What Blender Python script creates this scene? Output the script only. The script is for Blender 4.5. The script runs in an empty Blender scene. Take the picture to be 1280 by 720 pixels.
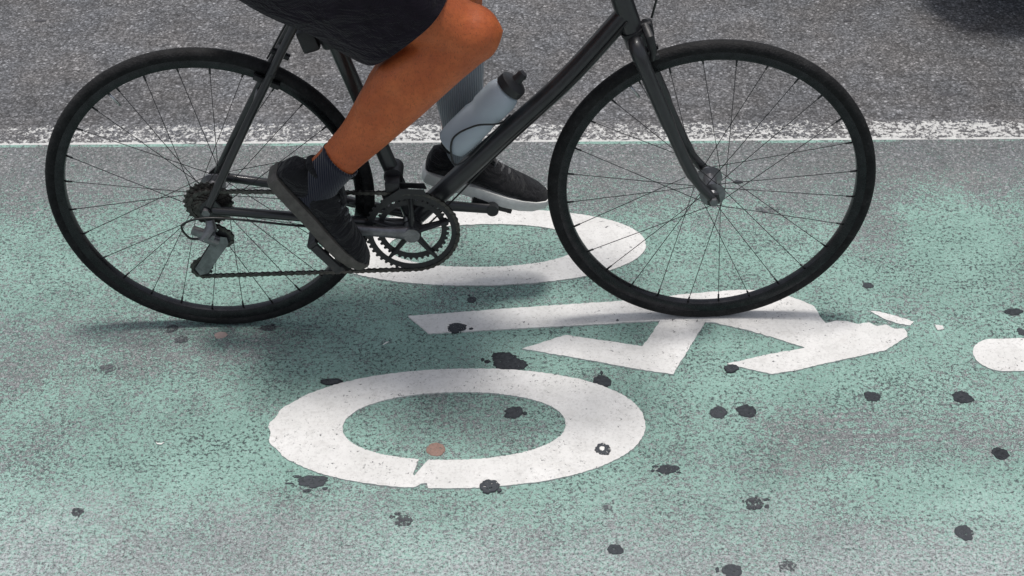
import bpy, bmesh, math, random
from mathutils import Vector, Matrix
random.seed(7)
PI = math.pi
sc = bpy.context.scene
COL = sc.collection

# ------------------------------------------------------------------ node helper
class NT:
    def __init__(s, name):
        s.m = bpy.data.materials.new(name); s.m.use_nodes = True
        s.t = s.m.node_tree; s.t.nodes.clear()
        s.out = s.t.nodes.new('ShaderNodeOutputMaterial')
    def n(s, kind, **kw):
        nd = s.t.nodes.new(kind)
        for k, v in kw.items(): setattr(nd, k, v)
        return nd
    def put(s, sock, v):
        if hasattr(v, 'is_linked') or hasattr(v, 'node'): s.t.links.new(v, sock)
        elif isinstance(v, (tuple, list)):
            sock.default_value = tuple(v) + ((1,) if len(v) == 3 and len(sock.default_value) == 4 else ())
        else: sock.default_value = v
    def pos(s, obj=False):
        if obj: return s.n('ShaderNodeTexCoord').outputs['Object']
        return s.n('ShaderNodeNewGeometry').outputs['Position']
    def scale(s, v, sx, sy, sz, loc=(0, 0, 0)):
        mp = s.n('ShaderNodeMapping'); s.put(mp.inputs['Vector'], v)
        mp.inputs['Scale'].default_value = (sx, sy, sz); mp.inputs['Location'].default_value = loc
        return mp.outputs[0]
    def noise(s, v, sc_, det=4, rough=.55, dist=0):
        nd = s.n('ShaderNodeTexNoise'); s.put(nd.inputs['Vector'], v)
        nd.inputs['Scale'].default_value = sc_; nd.inputs['Detail'].default_value = det
        nd.inputs['Roughness'].default_value = rough; nd.inputs['Distortion'].default_value = dist
        return nd.outputs['Fac']
    def vor(s, v, sc_, feature='F1', rnd=1):
        nd = s.n('ShaderNodeTexVoronoi', feature=feature); s.put(nd.inputs['Vector'], v)
        nd.inputs['Scale'].default_value = sc_; nd.inputs['Randomness'].default_value = rnd
        return nd
    def sep(s, v):
        nd = s.n('ShaderNodeSeparateXYZ'); s.put(nd.inputs[0], v); return nd.outputs
    def math(s, op, a, b=0.0, c=0.0, clamp=False):
        nd = s.n('ShaderNodeMath', operation=op, use_clamp=clamp)
        s.put(nd.inputs[0], a); s.put(nd.inputs[1], b)
        if op in ('MULTIPLY_ADD', 'SMOOTH_MIN', 'SMOOTH_MAX', 'WRAP', 'COMPARE'): s.put(nd.inputs[2], c)
        return nd.outputs[0]
    def rng(s, v, a, b, c=0.0, d=1.0, smooth=False):
        nd = s.n('ShaderNodeMapRange', interpolation_type='SMOOTHSTEP' if smooth else 'LINEAR')
        s.put(nd.inputs[0], v)
        for i, q in enumerate((a, b, c, d)): s.put(nd.inputs[i + 1], q)
        return nd.outputs[0]
    def ramp(s, v, stops, interp='LINEAR'):
        nd = s.n('ShaderNodeValToRGB'); s.put(nd.inputs[0], v)
        cr = nd.color_ramp; cr.interpolation = interp
        while len(cr.elements) < len(stops): cr.elements.new(.5)
        for e, (p, c) in zip(cr.elements, stops):
            e.position = p; e.color = (c, c, c, 1) if not isinstance(c, (tuple, list)) else tuple(c) + (1,)
        return nd.outputs[0]
    def mix(s, f, a, b, blend='MIX'):
        nd = s.n('ShaderNodeMix', data_type='RGBA', blend_type=blend)
        s.put(nd.inputs[0], f); s.put(nd.inputs[6], a); s.put(nd.inputs[7], b)
        return nd.outputs[2]
    def bump(s, h, dist, strength=1.0, normal=None):
        nd = s.n('ShaderNodeBump'); s.put(nd.inputs['Height'], h)
        nd.inputs['Distance'].default_value = dist; nd.inputs['Strength'].default_value = strength
        if normal is not None: s.put(nd.inputs['Normal'], normal)
        return nd.outputs[0]
    def bsdf(s, **kw):
        b = s.n('ShaderNodeBsdfPrincipled')
        for k, v in kw.items(): s.put(b.inputs[k.replace('_', ' ')], v)
        s.t.links.new(b.outputs[0], s.out.inputs[0]); return b

SLOPE = 0.0215                       # the lane runs a hair off the x axis
def lane_s(n, P):                    # distance across the street, in metres
    x, y, z = n.sep(P)
    return n.math('MULTIPLY_ADD', x, SLOPE, y), x, y

def asphalt(n, P):
    st = n.vor(P, 135); st2 = n.vor(P, 290)
    r1 = n.sep(st.outputs['Color'])[0]; r2 = n.sep(st2.outputs['Color'])[1]
    a = n.ramp(r1, [(0, .065), (.3, .11), (.62, .16), (.86, .225), (1, .38)])
    b = n.ramp(r2, [(0, .065), (.45, .13), (.8, .185), (1, .32)])
    c = n.mix(n.rng(n.noise(P, 60, 2), .4, .6), a, b)
    edge = n.rng(st.outputs['Distance'], .25, .75, 1, .55)
    c = n.mix(1, c, edge, 'MULTIPLY')
    big = n.rng(n.noise(P, 2.1, 5, .6), .3, .7, .8, 1.16)
    mid = n.rng(n.noise(P, 17, 3, .6), .3, .7, .86, 1.14)
    c = n.mix(1, c, n.math('MULTIPLY', big, mid), 'MULTIPLY')
    tint = n.mix(n.rng(n.noise(P, 6, 3), .35, .65), (1.0, .975, .985), (.94, .965, 1.03))
    c = n.mix(1, c, tint, 'MULTIPLY')
    h = n.math('ADD', n.math('MULTIPLY', n.math('SUBTRACT', 1, st.outputs['Distance']), .8), n.math('MULTIPLY', r2, .5))
    return c, h, r1

def blob(n, x, y, cx, cy, rx, ry):   # 1 in the middle, 0 outside an ellipse
    dx = n.math('DIVIDE', n.math('SUBTRACT', x, cx), rx); dy = n.math('DIVIDE', n.math('SUBTRACT', y, cy), ry)
    d = n.math('ADD', n.math('MULTIPLY', dx, dx), n.math('MULTIPLY', dy, dy))
    return n.rng(d, 0, 1, 1, 0, True)

def mat_road():
    n = NT('road_asphalt'); P = n.pos()
    c, h, _ = asphalt(n, P)
    s, x, y = lane_s(n, P)
    # grime streaks along the travel direction
    st = n.rng(n.noise(n.scale(P, 1.2, 14, 1), 3, 4, .6), .42, .7, 1, .8)
    c = n.mix(1, c, st, 'MULTIPLY')
    n.bsdf(Base_Color=c, Roughness=.85, Specular_IOR_Level=.3, Normal=n.bump(h, .0022, .75))
    return n.m

def mat_lane():
    n = NT('worn_green_paint'); P = n.pos()
    a, h, r1 = asphalt(n, P)
    s, x, y = lane_s(n, P)
    big = n.noise(n.scale(P, 1, 1.25, 1), 2.6, 5, .62)
    cov = n.rng(big, .34, .66, .50, .76)
    # worn strip beside the white line, ragged
    wob = n.math('MULTIPLY_ADD', n.math('SUBTRACT', n.noise(P, 5, 5, .65), .5), .42, s)
    cov = n.math('MULTIPLY', cov, n.rng(wob, 3.22, 3.56, 1, .26, True))
    cov = n.math('MULTIPLY', cov, n.rng(n.math('MULTIPLY_ADD', n.math('SUBTRACT', n.noise(P, 3.1, 4, .6), .5), .5, s), 2.10, 2.42, .66, 1, True))
    for cx, cy, rx, ry, k in ((-.95, 2.82, .6, .22, -.19), (.86, 3.22, .13, .2, -.17), (.82, 2.51, .36, .12, -.13),
                              (-1.3, 2.72, .35, .2, -.12), (.52, 2.5, .25, .14, -.06), (-.7, 3.2, .5, .2, -.02),
                              (-.55, 2.5, .45, .14, .16), (1.05, 3.2, .16, .35, .24), (.72, 3.05, .3, .16, .1),
                              (.75, 2.34, .55, .1, .16), (-.5, 2.72, .3, .1, .1), (.2, 3.2, .5, .2, .04), (.25, 2.78, .9, .2, .10)):
        cov = n.math('MULTIPLY_ADD', blob(n, x, y, cx, cy, rx, ry), k, cov)
    # long scratches where something scraped along
    scr = n.rng(n.noise(n.scale(P, 2.2, 60, 1), 1.6, 3, .6), .50, .64, 0, 1)
    cov = n.math('SUBTRACT', cov, n.math('MULTIPLY', n.math('MULTIPLY', scr, blob(n, x, y, .86, 2.53, .42, .13)), .34))
    # crisp sliver of paint left along the edge of the line
    edge = n.math('MULTIPLY', n.rng(s, 3.652, 3.656), n.rng(n.noise(n.scale(P, 1, 1, 1), 3.2, 3), .42, .5))
    cov = n.math('ADD', cov, n.math('MULTIPLY', edge, .7))
    f1 = n.noise(P, 165, 4, .75); f2 = n.noise(P, 330, 2, .6); f3 = n.noise(P, 30, 4, .75)
    f = n.math('ADD', n.math('MULTIPLY', f1, .50), n.math('ADD', n.math('MULTIPLY', f2, .34), n.math('MULTIPLY', f3, .16)))
    f = n.math('MULTIPLY_ADD', n.math('SUBTRACT', r1, .5), .13, f)
    mask = n.rng(n.math('SUBTRACT', n.rng(cov, 0, 1, .33, .67), f), -.035, .035, 0, 1, True)
    g = n.mix(n.rng(n.noise(P, 40, 5, .75), .3, .7), (.150, .270, .228), (.240, .392, .338))
    g = n.mix(n.rng(n.noise(P, 5.5, 5, .65), .35, .68), g, (.265, .43, .372))
    g = n.mix(n.rng(n.noise(P, 210, 3, .75), .34, .62, .5, 0), g, (.08, .145, .125))
    # specks: pits and grit, unevenly spread
    dens = n.rng(n.noise(P, 7, 4, .65), .3, .7, .05, -.045)
    pm = n.rng(n.math('ADD', n.noise(P, 125, 3, .78), n.math('MULTIPLY', dens, -1)), .545, .595, 0, .95)
    pm = n.math('MAXIMUM', pm, n.rng(n.math('ADD', n.noise(n.scale(P, 1, 1, 1, (3, 7, 0)), 62, 4, .75), n.math('MULTIPLY', dens, -1)), .625, .66, 0, .9))
    g = n.mix(n.rng(n.noise(n.scale(P, 1, 1, 1, (5, 2, 0)), 160, 2, .7), .64, .70, 0, .6), g, (.50, .60, .55))
    g = n.mix(pm, g, (.026, .038, .04))
    # dust, heavier near the bottom of the lane
    dust = n.math('MULTIPLY', n.rng(n.math('MULTIPLY_ADD', n.math('SUBTRACT', n.noise(P, 4, 4, .6), .5), .5, s), 2.0, 2.5, .75, .12, True), n.rng(n.noise(P, 150, 4, .8), .40, .60))
    under = n.mix(n.rng(s, 3.3, 3.6, .36, .10), a, (.275, .30, .30))
    under = n.mix(n.rng(f2, .48, .60, 0, n.rng(s, 3.3, 3.6, .75, .35)), under, (.03, .032, .036))
    under = n.mix(n.rng(n.noise(n.scale(P, 1, 1, 1, (8, 3, 0)), 140, 2, .7), .60, .67, 0, .55), under, (.50, .50, .50))
    c = n.mix(mask, under, g)
    c = n.mix(dust, c, (.50, .545, .55))
    c = n.mix(1, c, n.rng(n.noise(P, 1.6, 4), .3, .7, .92, 1.07), 'MULTIPLY')
    hh = n.math('ADD', n.math('MULTIPLY', h, n.rng(mask, 0, 1, 1, .55)), n.math('MULTIPLY', mask, .3))
    hh = n.math('SUBTRACT', hh, n.math('MULTIPLY', pm, .6))
    n.bsdf(Base_Color=c, Roughness=n.rng(mask, 0, 1, .88, .7), Specular_IOR_Level=.25, Normal=n.bump(hh, .0018, .7))
    return n.m

def mat_line():
    n = NT('worn_white_line'); P = n.pos()
    a, h, r1 = asphalt(n, P)
    s, x, y = lane_s(n, P)
    f = n.math('ADD', n.math('MULTIPLY', n.noise(P, 75, 4, .75), .7), n.math('MULTIPLY', n.noise(P, 190, 2, .6), .3))
    cov = n.rng(n.noise(P, 5, 4, .6), .3, .7, .44, .53)
    cov = n.math('ADD', cov, n.math('MULTIPLY', n.rng(s, 3.682, 3.674), n.rng(n.noise(P, 7, 4, .6), .36, .5, .0, .3)))
    cov = n.math('SUBTRACT', cov, n.rng(s, 3.75, 3.78, 0, .12))
    m = n.rng(n.math('SUBTRACT', cov, f), -.02, .03, 0, 1, True)
    w = n.mix(n.noise(P, 60, 4), (.36, .36, .355), (.66, .66, .645))
    gm = n.math('MULTIPLY', n.rng(s, 3.671, 3.667), n.rng(n.noise(P, 2.7, 3), .45, .56))
    w = n.mix(gm, w, (.42, .66, .56))
    c = n.mix(m, a, w)
    n.bsdf(Base_Color=c, Roughness=.75, Specular_IOR_Level=.3, Normal=n.bump(n.math('ADD', h, n.math('MULTIPLY', m, .4)), .002, .7))
    return n.m

def mat_thermo():
    n = NT('thermoplastic_white'); P = n.pos()
    w = n.mix(n.rng(n.noise(P, 9, 5, .65), .3, .72), (.55, .545, .53), (.685, .678, .665))
    w = n.mix(n.rng(n.noise(n.scale(P, 3, 26, 1), 3, 4, .6), .54, .74, 0, .35), w, (.58, .56, .54))
    w = n.mix(n.rng(n.noise(P, 170, 4, .8), .50, .66, 0, .5), w, (.34, .33, .32))
    w = n.mix(n.rng(n.noise(P, 22, 6, .8), .52, .68, 0, .30), w, (.36, .35, .33))
    dens = n.rng(n.noise(P, 8, 4, .65), .3, .7, -.05, .04)
    pm = n.rng(n.math('ADD', n.noise(P, 140, 3, .75), dens), .645, .68, 0, .85)
    pm = n.math('MAXIMUM', pm, n.rng(n.math('ADD', n.noise(n.scale(P, 1, 1, 1, (1, 4, 0)), 58, 4, .72), dens), .675, .70, 0, .9))
    w = n.mix(pm, w, (.05, .055, .06))
    h = n.math('SUBTRACT', n.noise(P, 120, 4, .7), pm)
    n.bsdf(Base_Color=w, Roughness=.6, Specular_IOR_Level=.35, Normal=n.bump(h, .0016, .6))
    return n.m

def mat_gum(name='old_gum', a=(.013, .015, .018), b=(.040, .044, .050), wear=.0):
    n = NT(name); P = n.pos()
    rnd = n.n('ShaderNodeObjectInfo').outputs['Random']
    c = n.mix(n.rng(n.noise(P, 120, 4, .75), .35, .65), a, b)
    c = n.mix(n.math('MULTIPLY', rnd, .45), c, tuple(q * 2.0 + .02 for q in b))
    b_ = n.bsdf(Base_Color=c, Roughness=.78, Specular_IOR_Level=.15, Normal=n.bump(n.noise(P, 170, 4, .7), .0018, .9))
    hole = n.rng(n.math('MULTIPLY_ADD', rnd, .08, n.noise(P, 165, 4, .75)), .64 - wear, .68 - wear, 0, 1)
    tr = n.n('ShaderNodeBsdfTransparent'); mx = n.n('ShaderNodeMixShader')
    n.put(mx.inputs[0], hole); n.t.links.new(b_.outputs[0], mx.inputs[1]); n.t.links.new(tr.outputs[0], mx.inputs[2])
    n.t.links.new(mx.outputs[0], n.out.inputs[0])
    return n.m

def simple(name, col, rough=.5, metal=0.0, coat=0.0, var=.25, scl=40, bump=0.0, bscl=200, spec=.5, sheen=0.0, col2=None, streak=None):
    n = NT(name); P = n.pos(True)
    lo = tuple(q * (1 - var) for q in col); hi = col2 or tuple(min(1, q * (1 + var)) for q in col)
    V = P if streak is None else n.scale(P, *streak)
    f = n.rng(n.noise(V, scl, 5, .65), .3, .7)
    c = n.mix(f, lo, hi)
    kw = dict(Base_Color=c, Roughness=n.rng(n.noise(P, scl * 1.7, 4, .6), .3, .7, max(.02, rough - .09), min(1, rough + .09)),
              Metallic=metal, Specular_IOR_Level=spec, Coat_Weight=coat, Coat_Roughness=.12, Sheen_Weight=sheen)
    if bump: kw['Normal'] = n.bump(n.noise(P, bscl, 4, .6), bump, .8)
    n.bsdf(**kw); return n.m

def mat_skin():
    n = NT('tanned_skin'); P = n.pos(True)
    c = n.mix(n.rng(n.noise(P, 14, 5, .6), .3, .7), (.43, .096, .027), (.62, .165, .050))
    c = n.mix(n.rng(n.noise(P, 38, 5, .75), .45, .7, 0, .4), c, (.36, .075, .028))
    c = n.mix(n.rng(n.noise(n.scale(P, 1, 1, .35), 420, 2, .7), .56, .7, 0, .55), c, (.10, .035, .018))
    c = n.mix(n.rng(n.noise(P, 120, 3, .6), .5, .72, 0, .35), c, (.27, .075, .026))
    pore = n.vor(P, 700)
    h = n.math('ADD', n.math('MULTIPLY', n.noise(P, 30, 4, .6), 3.0), n.math('MULTIPLY', pore.outputs['Distance'], .3))
    n.bsdf(Base_Color=c, Roughness=n.rng(n.noise(P, 60, 3), .3, .7, .4, .58), Specular_IOR_Level=.4, Subsurface_Weight=.06,
           Subsurface_Radius=(.012, .005, .003), Subsurface_Scale=.6, Normal=n.bump(h, .0016, .6))
    return n.m

def mat_cloth(name, col, scl=900, var=.3, sheen=.25):
    n = NT(name); P = n.pos(True)
    c = n.mix(n.rng(n.noise(P, 25, 5, .6), .3, .7), tuple(q * (1 - var) for q in col), tuple(q * (1 + var) for q in col))
    w = n.n('ShaderNodeTexWave', wave_type='BANDS', bands_direction='DIAGONAL'); n.put(w.inputs['Vector'], P)
    w.inputs['Scale'].default_value = scl / 6; w.inputs['Distortion'].default_value = 1.5
    fold = n.noise(n.scale(P, 10, 4, 16), 1.6, 4, .55, .6)
    nb = n.bump(fold, .06, .7)
    n.bsdf(Base_Color=c, Roughness=.88, Specular_IOR_Level=.2, Sheen_Weight=sheen,
           Normal=n.bump(w.outputs['Fac'], .0006, .6, nb))
    return n.m

def mat_knit(name, col):
    n = NT(name); P = n.pos(True)
    w = n.n('ShaderNodeTexWave', wave_type='BANDS', bands_direction='X'); n.put(w.inputs['Vector'], P)
    w.inputs['Scale'].default_value = 70; w.inputs['Distortion'].default_value = .6
    c = n.mix(w.outputs['Fac'], tuple(q * .72 for q in col), col)
    c = n.mix(n.rng(n.noise(P, 60, 4), .3, .7, .0, .3), c, tuple(q * .6 for q in col))
    n.bsdf(Base_Color=c, Roughness=.92, Specular_IOR_Level=.15, Sheen_Weight=.3, Normal=n.bump(w.outputs['Fac'], .0018, .8))
    return n.m

def mat_tyre():
    n = NT('tyre_rubber'); P = n.pos(True)
    r = n.vor(P, 240)
    c = n.mix(n.rng(n.noise(P, 30, 5, .7), .35, .7), (.006, .006, .0065), (.018, .018, .019))
    c = n.mix(n.rng(n.noise(P, 90, 4, .7), .56, .74, 0, .35), c, (.06, .058, .056))
    n.bsdf(Base_Color=c, Roughness=.75, Specular_IOR_Level=.22, Normal=n.bump(n.math('ADD', r.outputs['Distance'], n.noise(P, 120, 3)), .0012, .7))
    return n.m

def mat_bottle():
    n = NT('translucent_bottle'); P = n.pos(True)
    c = n.mix(n.noise(P, 12, 3), (.50, .57, .64), (.62, .69, .75))
    n.bsdf(Base_Color=c, Roughness=.42, Transmission_Weight=.35, IOR=1.35, Specular_IOR_Level=.4, Normal=n.bump(n.noise(P, 90, 3), .0006, .5))
    return n.m

def mat_glass():
    n = NT('dark_glass'); P = n.pos(True)
    n.bsdf(Base_Color=n.mix(n.noise(P, 3), (.01, .012, .014), (.02, .023, .026)), Roughness=.05, Specular_IOR_Level=.6)
    return n.m

M = dict(
    road=mat_road(), lane=mat_lane(), line=mat_line(), thermo=mat_thermo(), gum=mat_gum(),
    faded=mat_gum('faded_gum', (.03, .032, .038), (.085, .088, .095), .11),
    brown=mat_gum('brown_gum', (.13, .082, .068), (.22, .145, .12)), pink=mat_gum('pink_gum', (.25, .19, .175), (.34, .27, .25)),
    scrap=simple('pale_scrap', (.74, .73, .70), .7), stain=mat_gum('dark_patch', (.03, .03, .034), (.07, .07, .075)),
    frame=simple('charcoal_frame_paint', (.022, .0225, .025), .38, .2, .4, .2, 30, .0002, 400),
    black=simple('black_plastic', (.018, .018, .02), .48, 0, 0, .3, 60, .0003, 300),
    rim=simple('black_anodised_rim', (.03, .03, .033), .27, .8, 0, .3, 50),
    brake_track=simple('machined_rim', (.30, .30, .31), .35, .9, 0, .2, 60),
    steel=simple('scuffed_steel', (.50, .50, .51), .3, 1, 0, .25, 70),
    grey_alloy=simple('grey_alloy', (.20, .20, .21), .4, .85, 0, .3, 60),
    chain=simple('oily_chain', (.085, .08, .075), .42, .85, 0, .5, 90),
    cable=simple('cable_housing', (.012, .012, .012), .4),
    tyre=mat_tyre(), skin=mat_skin(), bottle=mat_bottle(), glass=mat_glass(),
    shorts=mat_cloth('black_shorts_cloth', (.0125, .0092, .0148), sheen=.06), shirt=mat_cloth('dark_shirt_cloth', (.05, .055, .07)),
    navy=mat_knit('navy_sock_knit', (.016, .018, .033)), greysock=mat_knit('blue_grey_sock_knit', (.27, .30, .335)),
    shoe=mat_cloth('black_shoe_mesh', (.011, .011, .013), 1600, .3, .1), darksole=simple('grey_brown_sole', (.085, .078, .07), .75, 0, 0, .3, 70, .0006, 260),
    whitesole=simple('off_white_sole', (.66, .66, .64), .65, 0, 0, .15, 60, .0005, 260), lace=mat_knit('black_lace', (.10, .10, .105)),
    hair=simple('dark_hair', (.02, .014, .01), .6, 0, 0, .4, 180), red=simple('red_reflector', (.35, .01, .01), .2, 0, .6),
    carpaint=simple('dark_car_paint', (.014, .015, .018), .3, .3, .8, .15, 8), lampglass=simple('lamp_glass', (.45, .45, .45), .1, 0, .6),
)

# ------------------------------------------------------------------ mesh helpers
def obj(name, bm, mat, parent=None, smooth=True, recalc=True):
    if recalc: bmesh.ops.recalc_face_normals(bm, faces=bm.faces[:])
    me = bpy.data.meshes.new(name); bm.to_mesh(me); bm.free()
    for f in me.polygons: f.use_smooth = smooth
    if isinstance(mat, (list, tuple)):
        for q in mat: me.materials.append(M[q])
    else: me.materials.append(M[mat])
    o = bpy.data.objects.new(name, me); COL.objects.link(o)
    if parent: o.parent = parent
    return o
def auto(o, ang=35):
    for e in o.data.edges: pass
    bm = bmesh.new(); bm.from_mesh(o.data)
    for e in bm.edges:
        e.smooth = not (len(e.link_faces) == 2 and e.calc_face_angle(0) > math.radians(ang))
    bm.to_mesh(o.data); bm.free(); return o
def tag(o, label=None, cat=None, group=None, kind=None):
    for k, v in (('label', label), ('category', cat), ('group', group), ('kind', kind)):
        if v: o[k] = v
    return o
def empty(name, loc=(0, 0, 0), rz=0):
    o = bpy.data.objects.new(name, None); COL.objects.link(o); o.location = loc; o.rotation_euler = (0, 0, rz)
    o.empty_display_size = .1; return o

def V(*a): return Vector(a if len(a) > 1 else a[0])
def ringfaces(bm, rings, closed=False, caps=True):
    n = len(rings[0]); m = len(rings)
    for i in range(m if closed else m - 1):
        A, B = rings[i], rings[(i + 1) % m]
        for j in range(n): bm.faces.new((A[j], A[(j + 1) % n], B[(j + 1) % n], B[j]))
    if caps and not closed:
        bm.faces.new(rings[0][::-1]); bm.faces.new(rings[-1])
def tube(bm, pts, r, seg=14, closed=False, caps=True, flat=1.0, up=None):
    pts = [V(p) for p in pts]; m = len(pts)
    rr = r if isinstance(r, (list, tuple)) else [r] * m
    rings = []; prev = None
    for i, p in enumerate(pts):
        if closed: d = pts[(i + 1) % m] - pts[i - 1]
        else: d = (pts[min(i + 1, m - 1)] - pts[max(i - 1, 0)])
        d.normalize()
        if prev is None:
            a = V(0, 1, 0) if up is None else V(up)
            if abs(a.dot(d)) > .95: a = V(1, 0, 0)
            prev = (a - d * a.dot(d)).normalized()
        else: prev = (prev - d * prev.dot(d)).normalized()
        b = d.cross(prev)
        rings.append([bm.verts.new(p + prev * rr[i] * math.cos(2 * PI * k / seg) + b * rr[i] * flat * math.sin(2 * PI * k / seg)) for k in range(seg)])
    ringfaces(bm, rings, closed, caps)
def curve(pts, n=8):                # Catmull-Rom through points
    pts = [V(p) for p in pts]; out = []
    for i in range(len(pts) - 1):
        a, b, c, d = pts[max(i - 1, 0)], pts[i], pts[i + 1], pts[min(i + 2, len(pts) - 1)]
        for k in range(n):
            t = k / n
            out.append(.5 * ((2 * b) + (c - a) * t + (2 * a - 5 * b + 4 * c - d) * t * t + (3 * b - a - 3 * c + d) * t ** 3))
    out.append(pts[-1]); return out
def revolve(bm, prof, c, n=96, closed_prof=True):     # prof: (r, w); axis = y through c
    rings = []
    for i in range(n):
        a = 2 * PI * i / n
        rings.append([bm.verts.new((c[0] + r * math.cos(a), c[1] + w, c[2] + r * math.sin(a))) for r, w in prof])
    m = len(prof)
    for i in range(n):
        A, B = rings[i], rings[(i + 1) % n]
        for j in range(m if closed_prof else m - 1):
            bm.faces.new((A[j], A[(j + 1) % m], B[(j + 1) % m], B[j]))
def cyl(bm, a, b, r, seg=20, r2=None): tube(bm, [a, b], [r, r if r2 is None else r2], seg)
def plate(bm, outline, w0, w1, holes_ring=None):       # outline in (u, z), extruded in y
    A = [bm.verts.new((u, w0, z)) for u, z in outline]; B = [bm.verts.new((u, w1, z)) for u, z in outline]
    n = len(outline)
    if holes_ring:
        C = [bm.verts.new((u, w0, z)) for u, z in holes_ring]; D = [bm.verts.new((u, w1, z)) for u, z in holes_ring]
        for i in range(n):
            j = (i + 1) % n
            bm.faces.new((A[i], A[j], B[j], B[i])); bm.faces.new((C[j], C[i], D[i], D[j]))
            bm.faces.new((A[j], A[i], C[i], C[j])); bm.faces.new((B[i], B[j], D[j], D[i]))
    else:
        bm.faces.new(A[::-1]); bm.faces.new(B)
        for i in range(n):
            j = (i + 1) % n; bm.faces.new((A[i], A[j], B[j], B[i]))
def gear(bm, c, R, teeth, rin, w, th, depth=.0045):
    out, inn = [], []
    for i in range(teeth):
        for f, r in ((-.32, R - depth), (-.14, R), (.14, R), (.32, R - depth)):
            a = 2 * PI * (i + f) / teeth
            out.append((c[0] + r * math.cos(a), c[1] + r * math.sin(a))); inn.append((c[0] + rin * math.cos(a), c[1] + rin * math.sin(a)))
    plate(bm, out, w - th / 2, w + th / 2, inn)
def box(bm, c, s, rot=None, bevel=0):
    ret = bmesh.ops.create_cube(bm, size=1); vs = ret['verts']
    mt = Matrix.Translation(V(c)) @ (rot.to_4x4() if rot else Matrix.Identity(4)) @ Matrix.Diagonal((*s, 1))
    bmesh.ops.transform(bm, matrix=mt, verts=vs)
    if bevel:
        es = {e for v in vs for e in v.link_edges}
        bmesh.ops.bevel(bm, geom=list(es), offset=bevel, segments=2, affect='EDGES', profile=.6)
def ellips(bm, c, r, rot=None, sub=3):
    ret = bmesh.ops.create_icosphere(bm, subdivisions=sub, radius=1)
    mt = Matrix.Translation(V(c)) @ (rot.to_4x4() if rot else Matrix.Identity(4)) @ Matrix.Diagonal((*r, 1))
    bmesh.ops.transform(bm, matrix=mt, verts=ret['verts'])
def BM(): return bmesh.new()

# ------------------------------------------------------------------ ground
def sheet(name, s0, s1, x0, x1, z, mat, kind='structure'):
    bm = BM(); xs = [x0, -3, 0, 3, x1]
    rows = [[bm.verts.new((x, s - SLOPE * x, z)) for x in xs] for s in (s0, s1)]
    for i in range(len(xs) - 1): bm.faces.new((rows[0][i], rows[0][i + 1], rows[1][i + 1], rows[1][i]))
    return tag(obj(name, bm, mat, smooth=False), kind=kind)
sheet('road', -400, 400, -600, 600, -.008, 'road')
sheet('bike_lane', .55, 3.666, -70, 70, 0, 'lane')
sheet('lane_line', 3.668, 3.772, -70, 70, -.003, 'line')

# ------------------------------------------------------------------ painted bicycle symbol (3 mm thermoplastic)
TH = .003
def ragged(pts, amp, step=.006):
    out = []; n = len(pts)
    for i in range(n):
        a, b = V(*pts[i]), V(*pts[(i + 1) % n]); d = b - a; L = d.length
        k = max(1, int(L / step)); nn = V(-d.y, d.x) / max(L, 1e-6)
        for j in range(k):
            off = 0 if j == 0 else amp * (random.random() - .5) * 2
            out.append(a + d * j / k + nn * off)
    return out
def slab(name, pts, parent, z0=0.0, th=TH):
    bm = BM(); top = [bm.verts.new((p[0], p[1], z0 + th)) for p in pts]; n = len(pts)
    bot = [bm.verts.new((p[0], p[1], z0 - .004)) for p in pts]
    for i in range(n): bm.faces.new((top[i], bot[i], bot[(i + 1) % n], top[(i + 1) % n]))
    bmesh.ops.triangle_fill(bm, use_beauty=True, edges=[bm.edges.get((top[i], top[(i + 1) % n])) for i in range(n)])
    return obj(name, bm, 'thermo', parent, smooth=False)
def ring_mark(name, co, ao, bo, ci, ai, bi, parent, notch=None, bulge=0.0):
    bm = BM(); N = 420; R = []
    for k in range(N):
        a = 2 * PI * k / N; ca, sa = math.cos(a), math.sin(a); e = 2 / 2.12
        q = lambda v: math.copysign(abs(v) ** e, v)
        jo, ji = random.uniform(-1, 1) * .0011, random.uniform(-1, 1) * .0011
        lf = max(0, -ca) ** 6 * bulge * (1 + .5 * math.sin(a * 23))
        o = V(co[0] + (ao + jo + lf) * q(ca), co[1] + (bo + jo) * q(sa)); i = V(ci[0] + (ai + ji) * q(ca), ci[1] + (bi + ji) * q(sa))
        if notch:
            d = i.x - notch[0]
            if sa < 0:
                do = o.x - notch[2]
                wi = max(0, 1 - abs(d) / notch[1]); wo = max(0, 1 - (abs(do) / notch[3]) ** 3)
                w = o - i
                i2 = i + w * (.60 * wi ** .9 * (1 + .2 * random.uniform(-1, 1))); o2 = o - w * (.20 * wo * (1 + .3 * random.uniform(-1, 1)))
                i, o = i2, o2
        R.append((o, i))
    T = [[bm.verts.new((p.x, p.y, TH)) for p in r] for r in R]; B = [[bm.verts.new((p.x, p.y, -.004)) for p in r] for r in R]
    for k in range(N):
        j = (k + 1) % N
        bm.faces.new((T[k][0], T[j][0], T[j][1], T[k][1])); bm.faces.new((T[k][0], B[k][0], B[j][0], T[j][0])); bm.faces.new((T[j][1], B[j][1], B[k][1], T[k][1]))
    return obj(name, bm, 'thermo', parent, smooth=False)
sym = empty('bicycle_symbol', (.1, 2.86, 0)); 
tag(sym, 'white painted bicycle symbol, two rings and a bent frame stroke, on the green lane', 'road marking')
inv = Matrix.Translation((-.1, -2.86, 0))
parts = [ring_mark('wheel_ring', (-.1135, 2.561), .381, .184, (-.123, 2.563), .228, .1045, sym, (-.183, .0085, -.184, .012), .007),
         ring_mark('wheel_ring', (-.064, 3.198), .380, .155, (-.064, 3.2016), .224, .0875, sym)]
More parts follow.
